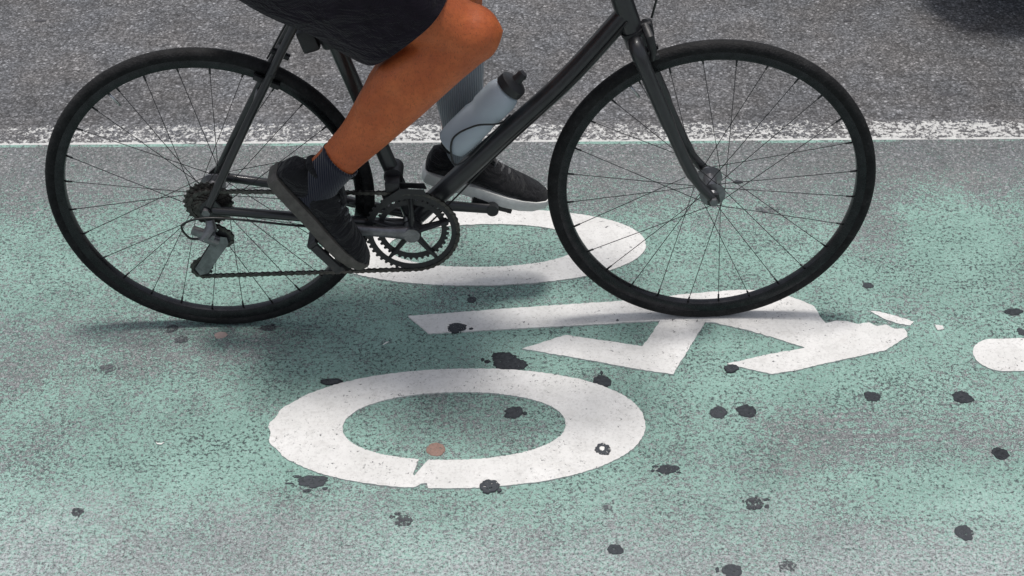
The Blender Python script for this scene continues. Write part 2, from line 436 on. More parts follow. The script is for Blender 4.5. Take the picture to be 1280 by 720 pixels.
SH = [(-0.232, 2.933), (-0.001, 2.955), (0.256, 2.976), (0.327, 2.985), (0.393, 2.997), (0.459, 3.004), (0.51, 3.009), (0.56, 3.006), (0.595, 2.993), (0.618, 2.983), (0.648, 2.964), (0.672, 2.943), (0.676, 2.928), (0.678, 2.913), (0.683, 2.893), (0.688, 2.881), (0.713, 2.889), (0.737, 2.886), (0.758, 2.876), (0.783, 2.881), (0.798, 2.867), (0.82, 2.872), (0.835, 2.857), (0.856, 2.857), (0.86, 2.842), (0.857, 2.828), (0.802, 2.783), (0.727, 2.76), (0.653, 2.738), (0.6, 2.72), (0.547, 2.709), (0.502, 2.726), (0.456, 2.746), (0.549, 2.776), (0.63, 2.796), (0.571, 2.831), (0.507, 2.864), (0.44, 2.891), (0.424, 2.892), (0.382, 2.805), (0.338, 2.714), (0.269, 2.732), (0.147, 2.771), (0.02, 2.81), (0.115, 2.855), (0.198, 2.833), (0.28, 2.811), (0.304, 2.855), (0.326, 2.9), (0.104, 2.886), (-0.186, 2.869)]
parts.append(slab('frame_stroke', ragged(SH, .0011), sym))
parts.append(slab('paint_flake', ragged([(0.793, 2.922), (0.815, 2.918), (0.85, 2.9), (0.882, 2.881), (0.872, 2.867), (0.842, 2.877), (0.816, 2.895)], .0012, .005), sym))
parts.append(slab('paint_flake', ragged([(0.925, 2.869), (0.942, 2.865), (0.943, 2.854), (0.928, 2.849)], .001, .004), sym))
for o in parts: o.matrix_parent_inverse = inv
bar = [(1.6, 2.8155), (1.04, 2.8155)] + [(1.04 + .055 * math.cos(a), 2.7605 + .055 * math.sin(a)) for a in [PI * (.5 + k / 14) for k in range(1, 14)]] + [(1.04, 2.7055), (1.6, 2.7055)] + \
      [(1.6 + .055 * math.cos(a), 2.7605 + .055 * math.sin(a)) for a in [PI * (-.5 + k / 14) for k in range(1, 14)]]
tag(slab('lane_marking', ragged(bar, .001), None), 'white painted stroke with a rounded end, entering at the right edge', 'road marking')

# ------------------------------------------------------------------ gum spots and litter
GUM = [  # x, y, rx, ry, on paint, satellites, label
 (-.016, 2.77, .034, .03, 0, 3, 'large two-lobed black gum splat between the frame stroke and the near ring'),
 (.186, 2.695, .022, .024, 0, 1, 'black gum spot touching the upper right rim of the near white ring'),
 (-.001, 2.602, .0215, .020, 0, 1, 'slanted black gum spot lying inside the near white ring'),
 (.177, 2.482, .0176, .019, 1, 0, 'black gum spot with a pale centre, on the white of the near ring'),
 (-.051, 2.381, .0204, .0205, 1, 1, 'black gum spot straddling the bottom edge of the near white ring'),
 (-.399, 2.406, .0347, .018, 0, 5, 'wide smeared black gum patch just below the left of the near ring'),
 (-.123, 2.887, .0247, .0172, 1, 1, 'black gum spot on the lower edge of the long white stroke'),
 (-.386, 2.71, .0238, .0106, 1, 0, 'thin dark gum sliver on the upper left edge of the near ring'),
 (.421, 2.591, .0197, .0201, 0, 0, 'left one of the pair of black gum spots right of the near ring'),
 (.479, 2.594, .0214, .0227, 0, 0, 'right one of the pair of black gum spots right of the near ring'),
 (.745, 2.633, .0182, .0179, 0, 0, 'round black gum spot below the tip of the broken white stroke'),
 (.931, 2.625, .0231, .0205, 0, 0, 'black gum spot under the white rounded stroke at the right edge'),
 (.967, 2.452, .019, .0188, 0, 0, 'ringed black gum spot at the right end of the grey scrape'),
 (.845, 2.234, .0195, .0211, 0, 0, 'squarish black gum spot in the lower right corner area'),
 (.397, 2.146, .0206, .0182, 0, 1, 'black gum spot cut by the bottom edge of the picture'),
 (.302, 2.423, .0237, .0145, 0, 4, 'smudged black gum patch right of the near ring, lower than the pair'),
 (.185, 2.206, .0165, .0146, 0, 0, 'small round gum spot near the bottom, below the near ring'),
 (.46, 2.321, .020, .018, 0, 4, 'broken grey gum smear of several bits, lower right of the near ring'),
 (.176, 2.32, .0123, .011, 0, 3, 'small dark gum fleck just below the lower right of the near ring'),
 (-.215, 2.292, .0199, .0150, 0, 6, 'speckled faint gum spot below the gap in the near ring'),
 (.617, 3.334, .026, .013, 0, 3, 'dark slanting scuff seen through the front wheel'),
 (.807, 3.02, .0144, .0122, 0, 1, 'small dark spot above the tip of the broken white stroke'),
 (1.11, 2.913, .0211, .0145, 0, 0, 'dark gum spot at the right edge, above the rounded white stroke'),
 (.463, 2.73, .017, .0134, 1, 0, 'small black gum spot at the lower left tip of the broken stroke'),
 (-.091, 2.992, .0126, .012, 0, 2, 'small dark spot between the far ring and the long white stroke'),
 (-.753, 2.905, .0142, .0145, 0, 0, 'small dark gum spot nearest the rear tyre, on its left'),
 (-.726, 2.864, .0158, .0142, 0, 0, 'small dark gum spot in front of the one beside the rear tyre'),
 (-.848, 2.332, .014, .0111, 0, 1, 'small dark spot alone in the lower left of the lane'),
 (.5, 2.158, .0177, .0122, 0, 3, 'faint grey smear near the bottom edge, right of the cut gum spot'),
 (.564, 3.457, .0119, .009, 0, 0, 'tiny dark spot beside the front axle on the grey strip'),
 (1.181, 3.882, .0213, .010, 0, 1, 'thin dark mark on the grey asphalt at the upper right'),
 (.985, 4.314, .0138, .008, 0, 0, 'tiny dark mark on the grey asphalt near the top edge, right of the front wheel'),
 (-1.371, 4.402, .0189, .008, 0, 0, 'thin dark mark on the grey asphalt in the upper left corner'),
 (1.109, 2.841, .0104, .0141, 0, 1, 'dark speck cut by the right edge, just above the rounded stroke'),
 (-.87, 2.77, .02, .014, 0, 4, 'faint dark smudge left of the rear wheel contact, in the worn patch'),
 (-.54, 2.90, .02, .010, 0, 2, 'dark flat smear just in front of the rear tyre contact'),
]
def blobmesh(bm, x, y, rx, ry, z, h, seed, rough=.2):
    rnd = random.Random(seed); n = 44
    am = [(rnd.uniform(.3, 1) / k ** .8, rnd.uniform(0, 6.28), k) for k in range(2, 17)]
    def rad(a): return 1 + rough * sum(q * math.sin(k * a + p) for q, p, k in am)
    rings = []
    for f, hh in ((1, -.004), (.99, h * .35), (.86, h * .9), (.5, h)):
        rings.append([bm.verts.new((x + rx * f * rad(2 * PI * i / n) * math.cos(2 * PI * i / n), y + ry * f * rad(2 * PI * i / n) * math.sin(2 * PI * i / n), z + hh)) for i in range(n)])
    ringfaces(bm, rings, caps=False); bm.faces.new(rings[-1])
for k, (x, y, rx, ry, on, sat, lab) in enumerate(GUM):
    onroad = y > 3.7
    z = -.008 if onroad else (TH if on else 0)
    bm = BM(); blobmesh(bm, 0, 0, rx * .92, ry * .92, 0, .0016, k, .17)
    if k == 0: blobmesh(bm, .024, -.012, .02, .022, 0, .0019, 99, .2); blobmesh(bm, -.012, .016, .02, .016, 0, .0017, 98, .2)
    rnd = random.Random(k + 50)
    for j in range(sat):
        a = rnd.uniform(0, 6.28); f = rnd.uniform(1.05, 1.5)
        blobmesh(bm, rx * f * math.cos(a), ry * f * math.sin(a), rx * rnd.uniform(.1, .3), ry * rnd.uniform(.12, .35), 0, .0012, k * 7 + j, .2)
    o = obj('gum_spot', bm, 'stain' if onroad else 'faded' if k in (17, 18, 19, 20, 25, 26, 27, 28, 34, 35) else 'gum')
    o.location = (x, y, z + .0003 * (k % 3))
    tag(o, lab, 'gum spot', 'old dark gum spots trodden into the road')
    if k == 3:
        b2 = BM(); blobmesh(b2, -.002, .001, .006, .006, 0, .0028, 5, .2)
        obj('pale_centre', b2, 'scrap', o)
def flat_bit(name, x, y, rx, ry, mat, lab, cat, h=.0018, seed=1, rough=.12, z=0):
    bm = BM(); blobmesh(bm, 0, 0, rx, ry, 0, h, seed, rough); o = obj(name, bm, mat); o.location = (x, y, z); tag(o, lab, cat)
flat_bit('flattened_disc', -.159, 2.493, .0195, .020, 'brown', 'flat reddish brown disc lying inside the near white ring', 'disc', .002, 3, .05)
flat_bit('gum_blot', -.642, 2.879, .0141, .0125, 'pink', 'faint pinkish blot in front of the rear tyre', 'blot', .0008, 4)
bm = BM(); tube(bm, [(-.008, .003, .002), (-.004, -.002, .003), (.003, -.003, .003), (.008, .003, .002)], [.001, .0018, .0018, .001], 8, flat=.6)
o = obj('litter_scrap', bm, 'scrap'); o.location = (-.719, 2.524, 0); tag(o, 'tiny curled white scrap on the green, left of the near ring', 'litter')
bm = BM(); tube(bm, [(-.006, -.005, .002), (.002, .001, .003), (.006, .005, .002)], [.001, .0017, .001], 8)
o = obj('litter_scrap', bm, 'scrap'); o.location = (-.277, 2.838, 0); tag(o, 'tiny slanted white sliver left of the long white stroke', 'litter')

# ------------------------------------------------------------------ bicycle (u forward, w left, z up; viewed from its right side)
X0, Y0, HD = -.6275, 2.9235, -.0047
WB, R = 1.048, .343
bike = empty('bicycle', (X0, Y0, 0), HD)
tag(bike, 'dark charcoal city bicycle with black tyres, ridden across the green lane', 'bicycle')
BB = (.420, .272); ST_TOP = (.240, .845); HT = (.822, .862); HB = (.872, .712)
CW = -.045                                            # chain line

bm = BM()
tube(bm, curve([(HB[0] - .013, 0, HB[1] + .035), (.74, 0, .60), (.60, 0, .458), (BB[0], 0, BB[1])], 6), [.021] * 19, 18)
tube(bm, [(HT[0] + .008, 0, HT[1] - .028), (ST_TOP[0] + .01, 0, ST_TOP[1] - .02)], .0165, 18)
tube(bm, [(BB[0], 0, BB[1]), (ST_TOP[0], 0, ST_TOP[1])], .0165, 18)
tube(bm, [(HT[0], 0, HT[1]), (HB[0], 0, HB[1])], .0215, 20)
cyl(bm, (BB[0], -.036, BB[1]), (BB[0], .036, BB[1]), .0215, 24)
for s in (-1, 1):
    tube(bm, curve([(BB[0] - .012, s * .02, BB[1]), (.30, s * .034, .29), (.15, s * .055, .322), (.012, s * .064, R)], 6), [.0115] * 10 + [.010] * 9, 12)
    tube(bm, curve([(ST_TOP[0] + .012, s * .012, ST_TOP[1] - .035), (.19, s * .03, .70), (.10, s * .05, .535), (.006, s * .064, R + .012)], 6), [.0085] * 19, 12)
    plate(bm, [(-.016, R - .016), (.0, R - .028), (.016, R - .018), (.035, R + .002), (.02, R + .024), (.004, R + .026), (-.012, R + .012)], s * .064 - .003, s * .064 + .003)
cyl(bm, (.118, -.047, .565), (.118, .047, .565), .006, 12)
cyl(bm, (.315, -.034, .288), (.315, .034, .288), .007, 12)
auto(obj('frame', bm, 'frame', bike))
bm = BM(); cyl(bm, (ST_TOP[0] + .004, 0, ST_TOP[1] - .012), (ST_TOP[0] - .004, 0, ST_TOP[1] + .012), .0205, 20); box(bm, (ST_TOP[0] - .024, 0, ST_TOP[1]), (.012, .02, .014), None, .002)
auto(obj('seat_clamp', bm, 'black', bike))
bm = BM(); cyl(bm, (ST_TOP[0] + .006, 0, ST_TOP[1] - .02), (ST_TOP[0] - .03, 0, ST_TOP[1] + .095), .0136, 18)
auto(obj('seat_post', bm, 'grey_alloy', bike))
bm = BM()
secs = [(.06, .03, .935), (.075, .068, .945), (.12, .078, .947), (.17, .062, .943), (.22, .03, .940), (.29, .021, .938), (.335, .017, .932), (.345, .008, .926)]
rg = [[bm.verts.new((u, hw * math.cos(2 * PI * k / 20), z + (.016 if math.sin(2 * PI * k / 20) > 0 else .034) * math.sin(2 * PI * k / 20))) for k in range(20)] for u, hw, z in secs]
ringfaces(bm, rg); obj('saddle', bm, 'black', bike)
# fork
bm = BM(); ax = V(.05 / 1, 0, -.15).normalized()
cyl(bm, (HB[0] + .001, 0, HB[1] - .002), (HB[0] + .011, 0, HB[1] - .032), .023, 20)
for s in (-1, 1):
    tube(bm, curve([(HB[0] + .006, s * .012, HB[1] - .018), (HB[0] + .014, s * .042, HB[1] - .038), (.945, s * .05, .53), (1.0, s * .05, .405), (WB - .004, s * .051, R + .004)], 6), [.0165] * 7 + [.015] * 6 + [.0125] * 6 + [.010] * 6, 14)
    plate(bm, [(WB - .014, R + .012), (WB - .012, R - .012), (WB + .002, R - .016), (WB + .014, R - .004), (WB + .010, R + .014)], s * .051 - .003, s * .051 + .003)
auto(obj('fork', bm, 'frame', bike))
for p0, p1, r in (((HT[0] - .0005, 0, HT[1] + .001), (HT[0] - .006, 0, HT[1] + .018), .023), ((HB[0] + .0, 0, HB[1] + .001), (HB[0] + .003, 0, HB[1] - .007), .0245)):
    bm = BM(); cyl(bm, p0, p1, r, 20); auto(obj('headset_cup', bm, 'black', bike))
bm = BM(); BARC = (.868, 1.0)
tube(bm, [(HT[0] - .005, 0, HT[1] + .016), (HT[0] - .03, 0, HT[1] + .092)], .0145, 16)
tube(bm, [(HT[0] - .026, 0, HT[1] + .085), (BARC[0], 0, BARC[1])], [.016, .014], 14); cyl(bm, (BARC[0], -.024, BARC[1]), (BARC[0], .024, BARC[1]), .021, 18)
auto(obj('stem', bm, 'black', bike))
bm = BM(); tube(bm, curve([(BARC[0] - .03, -.30, BARC[1] + .012), (BARC[0] - .004, -.14, BARC[1] + .006), (BARC[0], 0, BARC[1]), (BARC[0] - .004, .14, BARC[1] + .006), (BARC[0] - .03, .30, BARC[1] + .012)], 6), .0118, 14)
hb = obj('handlebar', bm, 'black', bike)
for s in (-1, 1):
    bm = BM(); tube(bm, [(BARC[0] - .031, s * .303, BARC[1] + .012), (BARC[0] - .017, s * .195, BARC[1] + .009)], .0158, 16); auto(obj('grip', bm, 'tyre', bike))
    bm = BM(); tube(bm, curve([(BARC[0] + .008, s * .175, BARC[1] + .005), (BARC[0] + .045, s * .19, BARC[1] - .006), (BARC[0] + .05, s * .26, BARC[1] - .012)], 5), .006, 10); auto(obj('brake_lever', bm, 'grey_alloy', bike))

# wheels
def make_wheel(cx, rear):
    c = (cx, 0, R)
    bm = BM(); prof = [(.3020, -.004), (.3030, -.0085), (.309, -.0112), (.3215, -.0118), (.3225, -.0102), (.319, -.008), (.316, 0), (.319, .008), (.3225, .0102), (.3215, .0118), (.309, .0112), (.3030, .0085), (.3020, .004)]
    revolve(bm, prof, c, 144)
    for f in bm.faces: f.material_index = 0
    w = auto(obj('wheel', bm, 'rim', bike), 30)
    bm = BM(); prof = []
    for k in range(22):
        a = 2 * PI * k / 22
        rr, ww = .3292 + .0138 * math.cos(a), .0142 * math.sin(a)
        prof.append((rr, ww))
    revolve(bm, prof, c, 160); obj('tyre', bm, 'tyre', w)
    bm = BM()
    hp = [(.010, -.042), (.013, -.036), (.027, -.034), (.027, -.030), (.015, -.026), (.0135, 0), (.015, .026), (.027, .030), (.027, .034), (.013, .036), (.010, .042)]
    revolve(bm, hp, c, 28, False); cyl(bm, (cx, -.072 if rear else -.06, R), (cx, .072 if rear else .06, R), .0052, 12)
    cyl(bm, (cx, -.078 if rear else -.066, R), (cx, -.068 if rear else -.055, R), .009, 6); cyl(bm, (cx, .078 if rear else .066, R), (cx, .068 if rear else .055, R), .009, 6)
    auto(obj('hub', bm, 'grey_alloy', w))
    NS = 28; proto = None
    kinds = {}
    for k in range(NS):
        side = -1 if k % 2 == 0 else 1; d = 1 if (k // 2) % 2 == 0 else -1
        th = 2 * PI * (k + .5) / NS; ha = th + d * 1.15
        key = (side, d); root = (key not in kinds)
        if root:
            bm = BM(); b0 = V(.026 * math.cos(d * 1.15), side * .032, .026 * math.sin(d * 1.15)); b1 = V(.303, side * .003, 0)
            tube(bm, [b0, b1], .0008, 6); tube(bm, [b1 - (b1 - b0).normalized() * .014, b1], .0021, 8)
            o = obj('spoke', bm, 'black', w); kinds[key] = o
        else:
            o = kinds[key].copy(); COL.objects.link(o); o.parent = w
        o.location = c; o.rotation_euler = (0, -th, 0)
    bm = BM(); a = 2.2; d = V(math.cos(a), 0, math.sin(a)); cyl(bm, V(c) + d * .303, V(c) + d * .266, .0028, 8); obj('valve', bm, 'steel', w)
    bm = BM(); a = .5 if rear else -.7; d = V(math.cos(a), 0, math.sin(a)); t = V(-d.z, 0, d.x)
    return w
make_wheel(0, True); make_wheel(WB, False)

# cassette
bm = BM()
for i, rr in enumerate((.053, .048, .043, .039, .035, .031, .028, .025)):
    gear(bm, (0, R), rr, max(12, int(rr / .0021)), .016, -.0365 - i * .0035, .0018, .0035)
cyl(bm, (0, -.064, R), (0, -.034, R), .0165, 24)
auto(obj('cassette', bm, 'chain', bike))
# crankset
crank_ang = math.radians(9)                          # near (right) crank points back and a touch up
def crank_end(s): 
    sgn = -1 if s < 0 else 1
    return (BB[0] + sgn * .170 * math.cos(crank_ang), BB[1] - sgn * .170 * math.sin(crank_ang))
cs = None
bm = BM()
gear(bm, BB, .0995, 48, .083, CW - .004, .003, .005); gear(bm, BB, .078, 38, .062, CW + .005, .003, .005)
for i in range(5):
    a = 2 * PI * i / 5 + .3; d = V(math.cos(a), 0, math.sin(a))
    tube(bm, [V(BB[0], CW - .002, BB[1]) + d * .015, V(BB[0], CW - .001, BB[1]) + d * .066, V(BB[0], CW, BB[1]) + d * .086], [.012, .009, .006], 10, flat=.5, up=(0, 1, 0))
cyl(bm, (BB[0], CW - .012, BB[1]), (BB[0], CW + .012, BB[1]), .02, 20)
ring = auto(obj('chainring', bm, 'black', bike))
for s in (-1, 1):
    e = crank_end(s); w0, w1 = s * .055, s * .071
    bm = BM(); tube(bm, [(BB[0], w0, BB[1]), (BB[0] + (e[0] - BB[0]) * .3, s * .062, BB[1] + (e[1] - BB[1]) * .3), (e[0], w1, e[1])], [.0165, .0125, .0115], 16, flat=.62, up=(0, 0, 1) )
    cyl(bm, (BB[0], s * .036, BB[1]), (BB[0], s * .066, BB[1]), .017, 18); cyl(bm, (e[0], s * .062, e[1]), (e[0], s * .079, e[1]), .0135, 16)
    ca = auto(obj('crank_arm', bm, 'grey_alloy' if s < 0 else 'frame', bike))
    # platform pedal; tilted with the foot
    tilt = math.radians(-52 if s < 0 else -17); rm = Matrix.Rotation(-tilt, 3, 'Y')
    bm = BM(); cc = V(e[0], s * .132, e[1])
    cyl(bm, (e[0], s * .08, e[1]), (e[0], s * .18, e[1]), .006, 12)
    for q in (-1, 1):
        box(bm, cc + rm @ V(q * .04, 0, 0), (.010, .094, .022), rm, .002)
    for q in (-.044, .0, .044): box(bm, cc + rm @ V(0, q, 0), (.072, .010, .018), rm, .002)
    auto(obj('pedal', bm, 'black', bike))
    bm = BM()
    for q in (-1, 1): box(bm, cc + rm @ V(q * .0458, 0, 0), (.002, .05, .012), rm)
    obj('pedal_reflector', bm, 'red', bike) if False else bm.free()

# chain
UJ, LJ, JR = (.020, .262), (-.030, .187), .0225
path = []
def arc(c, r, a0, a1, n=14): path.extend([(c[0] + r * math.cos(math.radians(a0 + (a1 - a0) * k / n)), c[1] + r * math.sin(math.radians(a0 + (a1 - a0) * k / n))) for k in range(n + 1)])
cr = .0975
arc((0, R), .0375, 262, 92, 14)                      # round the back of the sprocket, up and over
arc(BB, cr, 98, -92, 26)
arc(LJ, JR, 272, 150, 10)
arc(UJ, JR, -30, 60, 6)
pl = path + [path[0]]
cum = [0]
for a, b in zip(pl, pl[1:]): cum.append(cum[-1] + math.hypot(b[0] - a[0], b[1] - a[1]))
NL = int(round(cum[-1] / .0127 / 2)) * 2
def at_len(t):
    t %= cum[-1]
    for i in range(len(cum) - 1):
        if cum[i + 1] >= t:
            f = (t - cum[i]) / max(1e-9, cum[i + 1] - cum[i]); return V(pl[i][0] + (pl[i + 1][0] - pl[i][0]) * f, 0, pl[i][1] + (pl[i + 1][1] - pl[i][1]) * f)
bm = BM()
for k in range(NL):
    a, b = at_len(k * cum[-1] / NL), at_len((k + 1) * cum[-1] / NL)
    d = (b - a).normalized(); nrm = V(-d.z, 0, d.x); hw = .0043; off = .0033 if k % 2 else .0022
    ol = []
    for t in range(7): an = PI / 2 + PI * t / 6; ol.append(a + d * hw * math.cos(an) + nrm * hw * math.sin(an))
    m1 = (a + b) / 2; ol.append(m1 - nrm * hw * .62)
    for t in range(7): an = -PI / 2 + PI * t / 6; ol.append(b + d * hw * math.cos(an) + nrm * hw * math.sin(an))
    ol.append(m1 + nrm * hw * .62)
    for s in (-1, 1):
        wc = CW - .004 + s * off; plate(bm, [(p.x, p.z) for p in ol], wc - .0005, wc + .0005)
    cyl(bm, a + V(0, CW - .008, 0), a + V(0, CW, 0), .0036, 8)
auto(obj('chain', bm, 'chain', bike))

# rear derailleur
bm = BM()
tube(bm, [(.004, -.066, R - .022), (.006, -.072, R - .04), (-.01, -.074, .285), (.012, -.066, .266)], [.009, .013, .015, .012], 12)
box(bm, (-.012, -.075, .292), (.05, .014, .018), Matrix.Rotation(math.radians(25), 3, 'Y'), .004)
for w in (-.058, -.041):
    plate(bm, [(UJ[0] + .012, UJ[1] + .008), (UJ[0] - .01, UJ[1] + .012), (LJ[0] - .014, LJ[1] + .004), (LJ[0] - .006, LJ[1] - .013), (LJ[0] + .012, LJ[1] - .008), (UJ[0] + .014, UJ[1] - .008)], w - .001, w + .001)
rd = auto(obj('rear_derailleur', bm, 'grey_alloy', bike))
for c in (UJ, LJ):
    bm = BM(); gear(bm, c, .0225, 11, .004, CW - .004, .004, .004); auto(obj('jockey_wheel', bm, 'black', rd))
# front derailleur
bm = BM(); plate(bm, [(.36, .355), (.40, .384), (.45, .382), (.455, .368), (.41, .372), (.365, .338)], CW - .0135, CW - .0115); plate(bm, [(.36, .355), (.40, .384), (.45, .382), (.455, .368), (.41, .372), (.365, .338)], CW + .010, CW + .012)
cyl(bm, (.386, -.022, .39), (.386, .022, .39), .02, 18); box(bm, (.385, -.034, .385), (.03, .04, .022), None, .003)
auto(obj('front_derailleur', bm, 'black', bike))
# rim brakes
def brake(u, z, ang):
    bm = BM(); rm = Matrix.Rotation(ang, 3, 'Y'); o = V(u, 0, z)
    P_ = lambda a, w, c: o + rm @ V(a, w, c)
    for s in (-1, 1):
        tube(bm, [P_(.022, s * .006, .03), P_(.026, s * .032, .016), P_(.024, s * .034, -.012), P_(.016, s * .024, -.036)], [.008, .009, .008, .006], 10)
        box(bm, P_(.006, s * .0195, -.036), (.052, .010, .011), rm, .003)
    cyl(bm, P_(-.01, 0, .026), P_(.034, 0, .026), .007, 12)
    return auto(obj('brake_caliper', bm, 'black', bike))
brake(.885, .688, math.radians(-18)).name = 'brake_caliper'
b2 = brake(.118, .66 - .03, math.radians(-22)) if False else None
bm = BM(); rm = Matrix.Rotation(math.radians(-70), 3, 'Y')
dv = V(.118, 0, .565 - R).normalized()
for s in (-1, 1):
    c0 = V(0, 0, R) + dv * .312; tn = V(dv.z, 0, -dv.x)
    box(bm, c0 + V(0, s * .0195, 0) + tn * .0, (.056, .011, .012), Matrix.Rotation(math.atan2(dv.x, dv.z), 3, 'Y'), .003)
    tube(bm, [c0 + V(0, s * .026, 0), c0 + dv * .03 + V(0, s * .038, 0), c0 + dv * .062 + V(0, s * .02, 0), c0 + dv * .068 + V(0, s * -.004, 0)], [.007, .009, .008, .007], 10)
cyl(bm, V(0, 0, R) + dv * .372 - tn * .016, V(0, 0, R) + dv * .372 + tn * .022, .007, 12)
auto(obj('brake_caliper', bm, 'black', bike))
# cables
def cable(pts, r=.0025):
    bm = BM(); tube(bm, curve(pts, 10), r, 8); obj('cable', bm, 'cable', bike)
cable([(BARC[0] + .01, -.16, BARC[1]), (BARC[0] + .08, -.09, BARC[1] - .03), (.93, -.03, .86), (.91, .005, .735)])
cable([(BARC[0] + .01, .16, BARC[1]), (BARC[0] + .07, .10, BARC[1] - .05), (.87, .03, .84), (.80, .02, .835)])
cable([(.80, -.018, .838), (.60, -.018, .842), (.34, -.018, .842), (.24, -.01, .80), (.15, 0, .66)], .002)
cable([(.86, -.024, .74), (.74, -.023, .588), (.60, -.022, .438), (.44, -.02, .258), (.39, -.03, .262)], .002)
cable([(.39, -.036, .262), (.2, -.062, .298), (.02, -.078, R - .01), (-.05, -.08, .32), (-.042, -.078, .285), (-.015, -.076, .28)], .0025)
# bottle cage on the down tube and a small rear lamp on the seat stays
dd = V(.65 - .50, 0, .625 - .462).normalized(); dn = V(-dd.z, 0, dd.x)
b0 = V(.507, 0, .452)
bm = BM()
for s in (-1, 1):
    tube(bm, curve([b0 - dn * .038 + V(0, s * .012, 0) + dd * .14, b0 - dn * .04 + V(0, s * .02, 0) + dd * .02, b0 - dn * .02 + V(0, s * .036, 0) - dd * .012, b0 + dn * .02 + V(0, s * .034, 0) + dd * .03, b0 + dn * .01 + V(0, s * .0405, 0) + dd * .085, b0 - dn * .02 + V(0, s * .037, 0) + dd * .115, b0 - dn * .039 + V(0, s * .012, 0) + dd * .12], 7), .0021, 8)
obj('bottle_cage', bm, 'black', bike)
bm = BM(); box(bm, (.236, 0, .705), (.036, .042, .05), Matrix.Rotation(math.radians(-17), 3, 'Y'), .008); cyl(bm, (.283, 0, .69), (.277, 0, .712), .022, 18); box(bm, (.262, 0, .70), (.03, .014, .016), None, .003)
auto(obj('lamp_mount', bm, 'black', bike))

# water bottle in the cage
wb = empty('water_bottle', V(X0, Y0, 0) + V(b0.x, 0, b0.z), HD)
tag(wb, 'pale blue-grey plastic water bottle in the frame cage behind the near leg', 'bottle')
bm = BM(); prof = [(.0, .030), (.004, .0345), (.03, .0365), (.085, .0365), (.095, .034), (.105, .0335), (.115, .0362), (.155, .0365), (.168, .033), (.176, .027)]
prof = [(0.0, .001)] + prof
rgs = [[bm.verts.new(dd * t + dn * (r * math.cos(2 * PI * k / 28)) + V(0, r * math.sin(2 * PI * k / 28), 0)) for k in range(28)] for t, r in prof]
ringfaces(bm, rgs); obj('bottle_body', bm, 'bottle', wb)
bm = BM(); prof = [(.1765, .028), (.178, .0305), (.194, .030), (.198, .026), (.203, .012), (.212, .010), (.218, .011), (.224, .0085)]
rgs = [[bm.verts.new(dd * t + dn * (r * math.cos(2 * PI * k / 28)) + V(0, r * math.sin(2 * PI * k / 28), 0)) for k in range(28)] for t, r in prof]
ringfaces(bm, rgs); auto(obj('bottle_cap', bm, 'black', wb))

# ------------------------------------------------------------------ rider
rider = empty('person', (X0, Y0, 0), HD)
tag(rider, 'cyclist in black shorts, dark shoes and bare tanned near leg, pedalling the bicycle', 'person')
def sag(bm, secs, seg=28, bend=None):
    """loft of closed sections: (centre xyz, axis direction, front, back, half width); front is the +normal side in the sagittal plane"""
    rings = []
    for c, d, fr, bk, hw in secs:
        c = V(c); d = V(d).normalized(); side = V(0, 1, 0); side = (side - d * side.dot(d)).normalized(); f = d.cross(side)
        r = []
        for k in range(seg):
            a = 2 * PI * k / seg; x, y = math.cos(a), math.sin(a)
            r.append(bm.verts.new(c + f * (x * (fr if x > 0 else bk)) + side * (y * hw)))
        rings.append(r)
    ringfaces(bm, rings)
def chain_secs(pts, prof):
    """sections along a poly line: prof = list of (t over whole length, front, back, hw)"""
    pts = [V(p) for p in pts]; L = [0]
    for a, b in zip(pts, pts[1:]): L.append(L[-1] + (b - a).length)
    out = []
    for t, fr, bk, hw in prof:
        s = t * L[-1]; i = 0
        while i < len(L) - 2 and L[i + 1] < s: i += 1
        f = (s - L[i]) / (L[i + 1] - L[i]); c = pts[i] + (pts[i + 1] - pts[i]) * f; d = pts[i + 1] - pts[i]
        out.append((c, d, fr, bk, hw))
    return out
def two_link(hip, ank, l1, l2):
    h, a = V(hip), V(ank); d = a - h; D = d.length; x = (l1 * l1 - l2 * l2 + D * D) / (2 * D); y = math.sqrt(max(0, l1 * l1 - x * x))
    u = d / D; n = V(0, 1, 0).cross(u); n = n if n.x > 0 else -n; n.normalize(); return h + u * x + n * y
HIPN, HIPF = V(.165, -.092, .995), V(.165, .092, .995)
KN, AN = V(.553, -.118, .768), V(.258, -.128, .462)
AF = V(.530, .128, .362); KF = V(.527, .086, .835)
SHIN = [(0, .054, .054, .054), (.08, .056, .060, .055), (.16, .052, .072, .057), (.30, .049, .085, .060), (.42, .047, .083, .059), (.55, .044, .070, .053), (.70, .040, .053, .045), (.84, .036, .041, .038), (.93, .035, .038, .036), (1, .035, .039, .037)]
THIGH = [(0, .088, .095, .090), (.3, .088, .088, .088), (.55, .082, .078, .080), (.78, .069, .066, .068), (.92, .060, .058, .060), (1, .056, .054, .057)]
body = BM()
for H, K, A in ((HIPN, KN, AN), (HIPF, KF, AF)):
    sag(body, chain_secs([H, K], THIGH)); sag(body, chain_secs([K, A], SHIN))
    ellips(body, K + V(.004, 0, .002), (.060, .056, .060))
    k2 = (K - H).normalized() + (K - A).normalized(); ellips(body, K + k2.normalized() * .032, (.028, .027, .028))
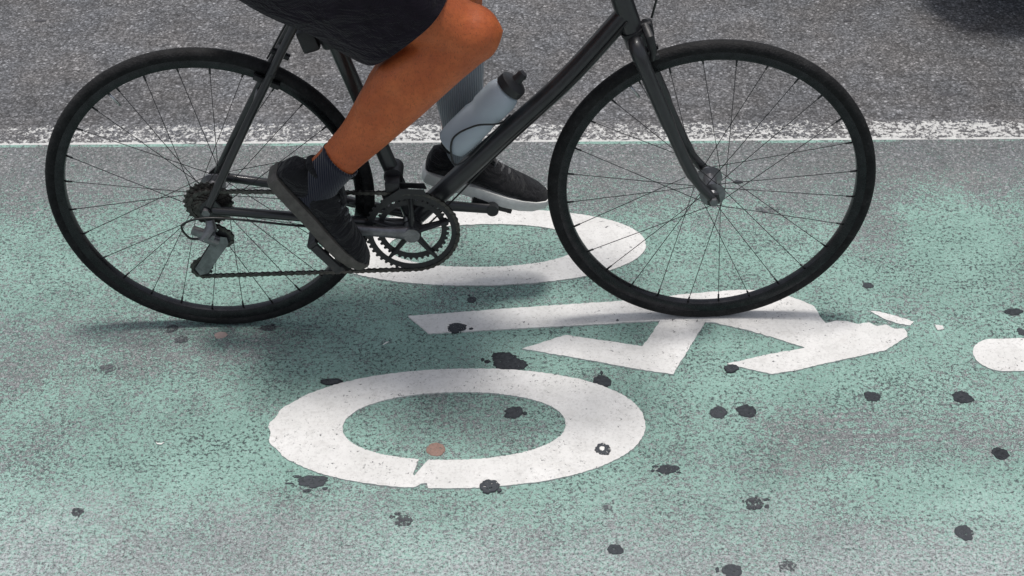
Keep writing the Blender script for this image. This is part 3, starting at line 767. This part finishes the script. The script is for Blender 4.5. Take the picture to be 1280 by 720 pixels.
for s_, H, K, A in ((-1, HIPN, KN, AN), (1, HIPF, KF, AF)):
    e = (A - K).normalized(); fr = e.cross(V(0, 1, 0)); L = (A - K).length
    kd = ((K - H).normalized() - e).normalized()
    ellips(body, K + kd * .046, (.022, .024, .022))
    tube(body, [K + e * .06 + fr * .036, K + e * .2 + fr * .032, K + e * .36 + fr * .024], [.016, .014, .011], 10)
    for q, dx in ((1, .0), (-1, .02)):
        tube(body, [K + e * .05 - fr * .040 + V(0, q * .026, 0), K + e * (.13 + dx) - fr * .054 + V(0, q * .026, 0), K + e * (.20 + dx) - fr * .046 + V(0, q * .022, 0), K + e * .30 - fr * .028 + V(0, q * .010, 0)], [.018, .036, .030, .012], 14)
        ellips(body, A + V(0, q * .026, 0) - e * .004, (.014, .010, .016))
        tube(body, [K - (K - H).normalized() * .14 - V(0, q * -.036, 0) - kd * .058, K - kd * .048 + V(0, q * .034, 0) - (K - H).normalized() * .03, K + e * .045 - fr * .034 + V(0, q * .034, 0)], [.016, .011, .012], 10)
    tube(body, [A - e * .13 - fr * .040, A - e * .05 - fr * .038, A + e * .02 - fr * .036], [.012, .009, .010], 10)
# feet inside the shoes
FOOTN, FOOTF = math.radians(-54), math.radians(-18)
def foot_axis(a): return V(math.cos(a), 0, math.sin(a)), V(-math.sin(a), 0, math.cos(a))
for A, a in ((AN, FOOTN), (AF, FOOTF)):
    f, u = foot_axis(a)
    tube(body, [A + u * -.04 - f * .035, A - u * .052 + f * .05, A - u * .062 + f * .12, A - u * .066 + f * .17], [.024, .023, .017, .012], 16)
    sag(body, [(A + u * .03, -u, .034, .037, .034), (A - u * .05, -u, .03, .034, .028)])
# trunk, neck, head
PEL, CH, NK = V(.165, 0, 1.0), V(.40, 0, 1.33), V(.505, 0, 1.50)
sag(body, [((.125, 0, .945), (.3, 0, .95), .07, .07, .12), ((.15, 0, .985), (.45, 0, .9), .105, .115, .165), ((.205, 0, 1.07), (.6, 0, .8), .10, .10, .155), ((.27, 0, 1.16), (.6, 0, .8), .10, .095, .145), ((.355, 0, 1.28), (.6, 0, .8), .115, .105, .17), ((.43, 0, 1.39), (.55, 0, .83), .10, .095, .185), ((.465, 0, 1.445), (.5, 0, .87), .065, .065, .13), ((.49, 0, 1.48), (.5, 0, .87), .05, .05, .06)], 32)
sag(body, [((.475, 0, 1.45), (.45, 0, .9), .056, .056, .058), ((.52, 0, 1.53), (.45, 0, .9), .055, .055, .056), ((.545, 0, 1.58), (.3, 0, .95), .055, .05, .055)])
ellips(body, (.57, 0, 1.655), (.098, .077, .115)); ellips(body, (.612, 0, 1.60), (.058, .056, .052))
tube(body, [(.66, 0, 1.665), (.684, 0, 1.635), (.664, 0, 1.622)], [.010, .016, .012], 10)
for s in (-1, 1):
    ellips(body, (.555, s * .078, 1.645), (.018, .010, .031)); ellips(body, (.648, s * .032, 1.675), (.014, .018, .008))
    SHO, ELB, WR = V(.44, s * .19, 1.405), V(.60, s * .245, 1.19), V(.778, s * .258, 1.045)
    ellips(body, SHO, (.065, .06, .065))
    sag(body, chain_secs([SHO, ELB], [(0, .058, .058, .056), (.35, .054, .052, .05), (.7, .045, .044, .043), (1, .041, .041, .04)]))
    ellips(body, ELB, (.042, .042, .042))
    sag(body, chain_secs([ELB, WR], [(0, .041, .041, .04), (.25, .045, .043, .043), (.6, .036, .034, .036), (1, .024, .024, .03)]))
    sag(body, [(WR - V(.012, 0, -.008), (.9, 0, -.35), .023, .023, .029), (WR + V(.03, -s * .004, -.008), (.9, 0, -.3), .02, .02, .042), (WR + V(.07, -s * .008, -.02), (.9, 0, -.3), .016, .016, .044)])
    for i, ln in enumerate((1, 1.07, 1.03, .86)):
        wv = s * (.218 + i * .0215); bx = V(BARC[0] - .018, 0, BARC[1] + .010)
        tube(body, curve([(bx.x - .022, wv, bx.z + .024), (bx.x + .008, wv, bx.z + .025), (bx.x + .024 * ln, wv, bx.z + .004), (bx.x + .014 * ln, wv, bx.z - .022), (bx.x - .008, wv, bx.z - .025)], 4), [.0095] * 9 + [.0085] * 8, 10)
    tube(body, curve([WR + V(.03, -s * .035, -.012), (BARC[0] - .03, s * .197, BARC[1] + .008), (BARC[0] - .02, s * .195, BARC[1] - .018), (BARC[0] + .002, s * .202, BARC[1] - .02)], 4), [.012] * 6 + [.0095] * 7, 10)
bo = obj('body', body, 'skin', rider)
rmod = bo.modifiers.new('Remesh', 'REMESH'); rmod.mode = 'VOXEL'; rmod.voxel_size = .0062; rmod.use_smooth_shade = True
sm = bo.modifiers.new('Smooth', 'SMOOTH'); sm.factor = .5; sm.iterations = 7

# shorts: two open legs and a seat, with slack hems
def open_loft(bm, rings, thick=.0025):
    m = len(rings); n = len(rings[0])
    ringfaces(bm, rings, caps=False)
def ringpts(c, d, fr, bk, hw, seg=36, wob=0.0, ph=0.0):
    c = V(c); d = V(d).normalized(); side = V(0, 1, 0); side = (side - d * side.dot(d)).normalized(); f = d.cross(side)
    out = []
    for k in range(seg):
        a = 2 * PI * k / seg; x, y = math.cos(a), math.sin(a); q = 1 + wob * (math.sin(3 * a + ph) * .6 + math.sin(5 * a + 2 * ph) * .4)
        out.append(c + f * (x * (fr if x > 0 else bk)) * q + side * y * hw * q)
    return out
bm = BM()
for s, H, K in ((-1, HIPN, KN), (1, HIPF, KF)):
    d = (K - H).normalized()
    pr = [(-.08, .10, .13, .10, 0), (.1, .104, .150, .102, .01), (.3, .100, .152, .100, .025), (.48, .092, .144, .096, .055), (.62, .082, .155, .092, .075), (.735, .075, .163, .089, .085), (.78, .073, .166, .088, .065)]
    rg = []
    hem = V(.655, 0, -.756)
    for i, (t, fr, bk, hw, wob) in enumerate(pr):
        dir_ = d if t < .2 else d.lerp(hem, min(1, (t - .2) / .5)).normalized()
        rg.append([bm.verts.new(p) for p in ringpts(H + (K - H) * t + V(0, s * .004, 0), dir_, fr, bk, hw, 36, wob, 1.3 * s + i * .25)])
    t, fr, bk, hw, wob = pr[-1]
    for dt, k in ((.012, .985), (.0, .95), (-.10, .93)):
        rg.append([bm.verts.new(p) for p in ringpts(H + (K - H) * (t + dt) + V(0, s * .004, 0), hem, fr * k, bk * k, hw * k, 36, wob, 1.3 * s + 6 * .25)])
    ringfaces(bm, rg, caps=False)
rg = [[bm.verts.new(p) for p in ringpts(c, d, fr, bk, hw, 36)] for c, d, fr, bk, hw in
      (((.12, 0, .935), (.3, 0, .95), .06, .06, .11), ((.145, 0, .965), (.4, 0, .92), .115, .12, .17), ((.175, 0, 1.02), (.5, 0, .85), .125, .128, .182), ((.225, 0, 1.10), (.6, 0, .8), .118, .115, .172))]
ringfaces(bm, rg, caps=False); bm.faces.new(rg[0][::-1])
so = obj('shorts', bm, 'shorts', rider); ss = so.modifiers.new('Subsurf', 'SUBSURF'); ss.levels = 1; ss.render_levels = 2
# shirt
bm = BM()
rg = [[bm.verts.new(p) for p in ringpts(c, d, fr, bk, hw, 36, .02)] for c, d, fr, bk, hw in
      (((.19, 0, 1.05), (.6, 0, .8), .128, .122, .182), ((.25, 0, 1.14), (.6, 0, .8), .125, .112, .172), ((.355, 0, 1.28), (.6, 0, .8), .128, .115, .182), ((.43, 0, 1.39), (.55, 0, .83), .112, .104, .198), ((.468, 0, 1.45), (.5, 0, .87), .075, .074, .14), ((.492, 0, 1.485), (.5, 0, .87), .062, .062, .07))]
ringfaces(bm, rg, caps=False)
for s in (-1, 1):
    SHO, ELB = V(.44, s * .19, 1.405), V(.60, s * .245, 1.19)
    rg = [[bm.verts.new(p) for p in ringpts(SHO + (ELB - SHO) * t, ELB - SHO, r, r, r, 24, .02)] for t, r in ((-.25, .055), (-.08, .072), (.15, .069), (.45, .064), (.6, .062))]
    ringfaces(bm, rg, caps=False)
sh = obj('shirt', bm, 'shirt', rider); ss = sh.modifiers.new('Subsurf', 'SUBSURF'); ss.levels = 1; ss.render_levels = 1
bm = BM(); ellips(bm, (.553, 0, 1.685), (.105, .086, .105)); bmesh.ops.delete(bm, geom=[v for v in bm.verts if v.co.z < 1.66 and v.co.x > .53 or v.co.z < 1.60 or v.co.x > .625 and v.co.z < 1.71], context='VERTS')
obj('hair', bm, 'hair', rider)

# socks
def sock(K, A, t0, mat, a):
    bm = BM(); f, u = foot_axis(a); d = (A - K)
    rg = []
    for t, fr, bk, hw in SHIN:
        pass
    def at(t):
        for (ta, *ra), (tb, *rb) in zip(SHIN, SHIN[1:]):
            if tb >= t: k = (t - ta) / (tb - ta); return [x + (y - x) * k for x, y in zip(ra, rb)]
    ts = [t0 + .012, t0, t0 + .004] + [t0 + (1 - t0) * k / 6 for k in range(1, 7)]
    ex = [.0005, .003, .006] + [.0045] * 6
    for t, e in zip(ts, ex):
        r = at(min(t, 1)); rg.append([bm.verts.new(p) for p in ringpts(K + d * t, d, r[0] + e, r[1] + e, r[2] + e, 28)])
    dm = (d.normalized() - u).normalized()
    rg.append([bm.verts.new(p) for p in ringpts(A - u * .02 + f * .004, dm, .045, .042, .038, 28)])
    rg.append([bm.verts.new(p) for p in ringpts(A - u * .055 + f * .01, -u, .05, .045, .036, 28)])
    ringfaces(bm, rg, caps=False)
    return obj('sock', bm, mat, rider)
sock(KN, AN, .87, 'navy', FOOTN); sock(KF, AF, .42, 'greysock', FOOTF)

# shoes: built along x from the heel, then set on the foot
def shoe(A, a, solemat):
    f, u = foot_axis(a)
    org = A - u * .088 - f * .070                     # heel, underside of the sole
    mt = Matrix(((f.x, 0, u.x, org.x), (0, 1, 0, A.y), (f.z, 0, u.z, org.z), (0, 0, 0, 1)))
    L = .282
    st = [(.0, .018, .055, .022), (.006, .029, .075, .02), (.03, .034, .088, .02), (.065, .036, .094, .02), (.095, .037, .096, .02), (.12, .039, .088, .02), (.15, .043, .074, .02), (.185, .047, .062, .02), (.22, .046, .053, .02), (.25, .040, .046, .021), (.272, .027, .038, .022), (.281, .012, .030, .024)]
    bm = BM(); rg = []
    for x, hw, top, bot in st:
        r = []
        for k in range(28):
            an = 2 * PI * k / 28; cx, sy = math.cos(an), math.sin(an)
            h = (top - bot); px = math.copysign(abs(cx) ** .75, cx); pz = math.copysign(abs(sy) ** (.7 if sy < 0 else .95), sy)
            nar = 1 - .28 * max(0, sy) ** 1.5
            r.append(bm.verts.new((x, hw * px * nar, bot + h * (.42 + (.58 if sy > 0 else .42) * pz))))
        rg.append(r)
    ringfaces(bm, rg)
    tube(bm, [(.058 + .034 * math.cos(q), .030 * math.sin(q), .094 + .006 * math.cos(q)) for q in [2 * PI * i / 20 for i in range(20)]], .0075, 10, True)   # padded collar
    box(bm, (.118, 0, .094), (.05, .034, .008), Matrix.Rotation(math.radians(28), 3, 'Y'), .003)                            # tongue
    bm.transform(mt); up = obj('shoe', bm, 'shoe', rider)
    bm = BM(); ol = []
    for side in (1, -1):
        seq = st if side == 1 else st[::-1]
        for x, hw, *_ in seq: ol.append((x * 1.02 - .003, side * (hw + .0045)))
    rows = []
    for z, g in ((0, .94), (.006, 1), (.02, 1.0), (.026, .97)):
        rows.append([bm.verts.new((.14 + (x - .14) * (.5 + .5 * g), y * g, z + (.010 * max(0, (x - .2) / .08) ** 2 if z < .02 else .004 * max(0, (x - .2) / .08)))) for x, y in ol])
    ringfaces(bm, rows); bm.transform(mt); auto(obj('sole', bm, solemat, up), 40)
    for i in range(5):
        x = .108 + i * .017; z = .0935 - (x - .095) * .43
        bm = BM(); tube(bm, curve([(x - .004, -.024, z - .010), (x, -.012, z + .003), (x + .003, 0, z + .006), (x, .012, z + .003), (x - .004, .024, z - .010)], 4), .0026, 8)
        bm.transform(mt); obj('lace', bm, 'lace', up)
    return up
shoe(AN, FOOTN, 'darksole'); shoe(AF, FOOTF, 'whitesole')

# ------------------------------------------------------------------ unseen dark car, added beyond the lane to shade the top right corner
def make_car(loc):
    car = empty('unseen_car', loc)
    tag(car, 'unseen dark car beyond the white line, added for its shade on the upper right corner', 'car')
    def sect(x, hw, z0, z1, tuck, n=28, p=.45):
        r = []
        for k in range(n):
            a = 2 * PI * k / n; c, q = math.cos(a), math.sin(a)
            yy = math.copysign(abs(c) ** p, c) * hw * (1 - tuck * max(0, q)); zz = (z0 + z1) / 2 + math.copysign(abs(q) ** p, q) * (z1 - z0) / 2
            r.append((x, yy, zz))
        return r
    def loft(name, secs, mat, parent=car, p=.45):
        bm = BM(); ringfaces(bm, [[bm.verts.new(q) for q in sect(*c, p=p)] for c in secs]); return auto(obj(name, bm, mat, parent), 50)
    loft('body', [(0, .66, .36, .66, .02), (.06, .80, .26, .84, .03), (.35, .87, .22, .95, .05), (1.1, .895, .2, .97, .05), (2.4, .90, .2, .95, .05), (3.4, .895, .2, .90, .06), (4.1, .86, .22, .80, .08), (4.45, .76, .26, .68, .08), (4.55, .6, .34, .58, .05)], 'carpaint')
    loft('cabin', [(.5, .70, .88, .96, .05), (1.05, .78, .88, 1.38, .20), (1.7, .79, .88, 1.45, .22), (2.3, .79, .88, 1.43, .22), (3.25, .76, .86, .93, .05)], 'glass', p=.6)
    loft('roof', [(1.0, .60, 1.36, 1.40, .1), (1.7, .66, 1.44, 1.47, .1), (2.32, .64, 1.41, 1.45, .1)], 'carpaint', p=.6)
    for x in (.85, 3.6):
        for q in (-1, 1):
            bm = BM(); pr = [(.19, -.09), (.29, -.105), (.315, -.09), (.32, 0), (.315, .09), (.29, .105), (.19, .09)]
            revolve(bm, pr, (x, q * .80, .32), 48); t = obj('wheel', bm, 'tyre', car)
            bm = BM(); revolve(bm, [(.02, q * .09), (.05, q * .1), (.17, q * .075), (.2, q * .1), (.2, 0), (.02, 0)], (x, q * .80, .32), 40); obj('rim', bm, 'grey_alloy', t)
    for q in (-1, 1):
        bm = BM(); box(bm, (.10, q * .58, .74), (.10, .30, .13), None, .03); obj('tail_light', bm, 'red', car)
        bm = BM(); box(bm, (4.40, q * .56, .60), (.16, .28, .10), None, .03); obj('headlight', bm, 'lampglass', car)
        bm = BM(); box(bm, (2.95, q * .96, .98), (.12, .16, .11), None, .03); obj('mirror', bm, 'carpaint', car)
    return car
make_car((1.22, 5.05, -.008))

# ------------------------------------------------------------------ light, sky, camera
w = bpy.data.worlds.new('World'); sc.world = w; w.use_nodes = True
t = w.node_tree; bg = t.nodes['Background']
sky = t.nodes.new('ShaderNodeTexSky'); sky.sky_type = 'NISHITA'; sky.sun_disc = False
EL, AZ = math.radians(86.5), math.radians(8)
sky.sun_elevation = EL; sky.sun_rotation = AZ; sky.air_density = 1.0; sky.dust_density = 3.0; sky.ozone_density = .6
hs = t.nodes.new('ShaderNodeHueSaturation'); hs.inputs['Saturation'].default_value = .45
t.links.new(sky.outputs[0], hs.inputs['Color']); t.links.new(hs.outputs[0], bg.inputs[0]); bg.inputs[1].default_value = .125
ld = bpy.data.lights.new('sun', 'SUN'); ld.energy = 2.95; ld.angle = math.radians(10); ld.color = (1, .965, .92)
lo = bpy.data.objects.new('sun', ld); COL.objects.link(lo)
sd = V(math.sin(AZ) * math.cos(EL), math.cos(AZ) * math.cos(EL), math.sin(EL))
lo.rotation_euler = (-sd).to_track_quat('-Z', 'Y').to_euler(); lo.location = (0, 6, 8)

cd = bpy.data.cameras.new('camera'); cam = bpy.data.objects.new('camera', cd); COL.objects.link(cam)
F, PIT, ROL, HGT = 2077.28, .6385, -.0174, 2.252
fw = V(0, math.cos(PIT), -math.sin(PIT)); rt = V(1, 0, 0); up = rt.cross(fw)
r2 = rt * math.cos(ROL) + up * math.sin(ROL); u2 = -rt * math.sin(ROL) + up * math.cos(ROL)
cam.matrix_world = Matrix(((r2.x, u2.x, -fw.x, 0), (r2.y, u2.y, -fw.y, 0), (r2.z, u2.z, -fw.z, HGT), (0, 0, 0, 1)))
cd.sensor_width = 36; cd.lens = F / 1280 * 36; cd.clip_end = 2000; cd.clip_start = .05
sc.camera = cam
sc.view_settings.view_transform = 'Standard'; sc.view_settings.look = 'None'; sc.view_settings.exposure = 0
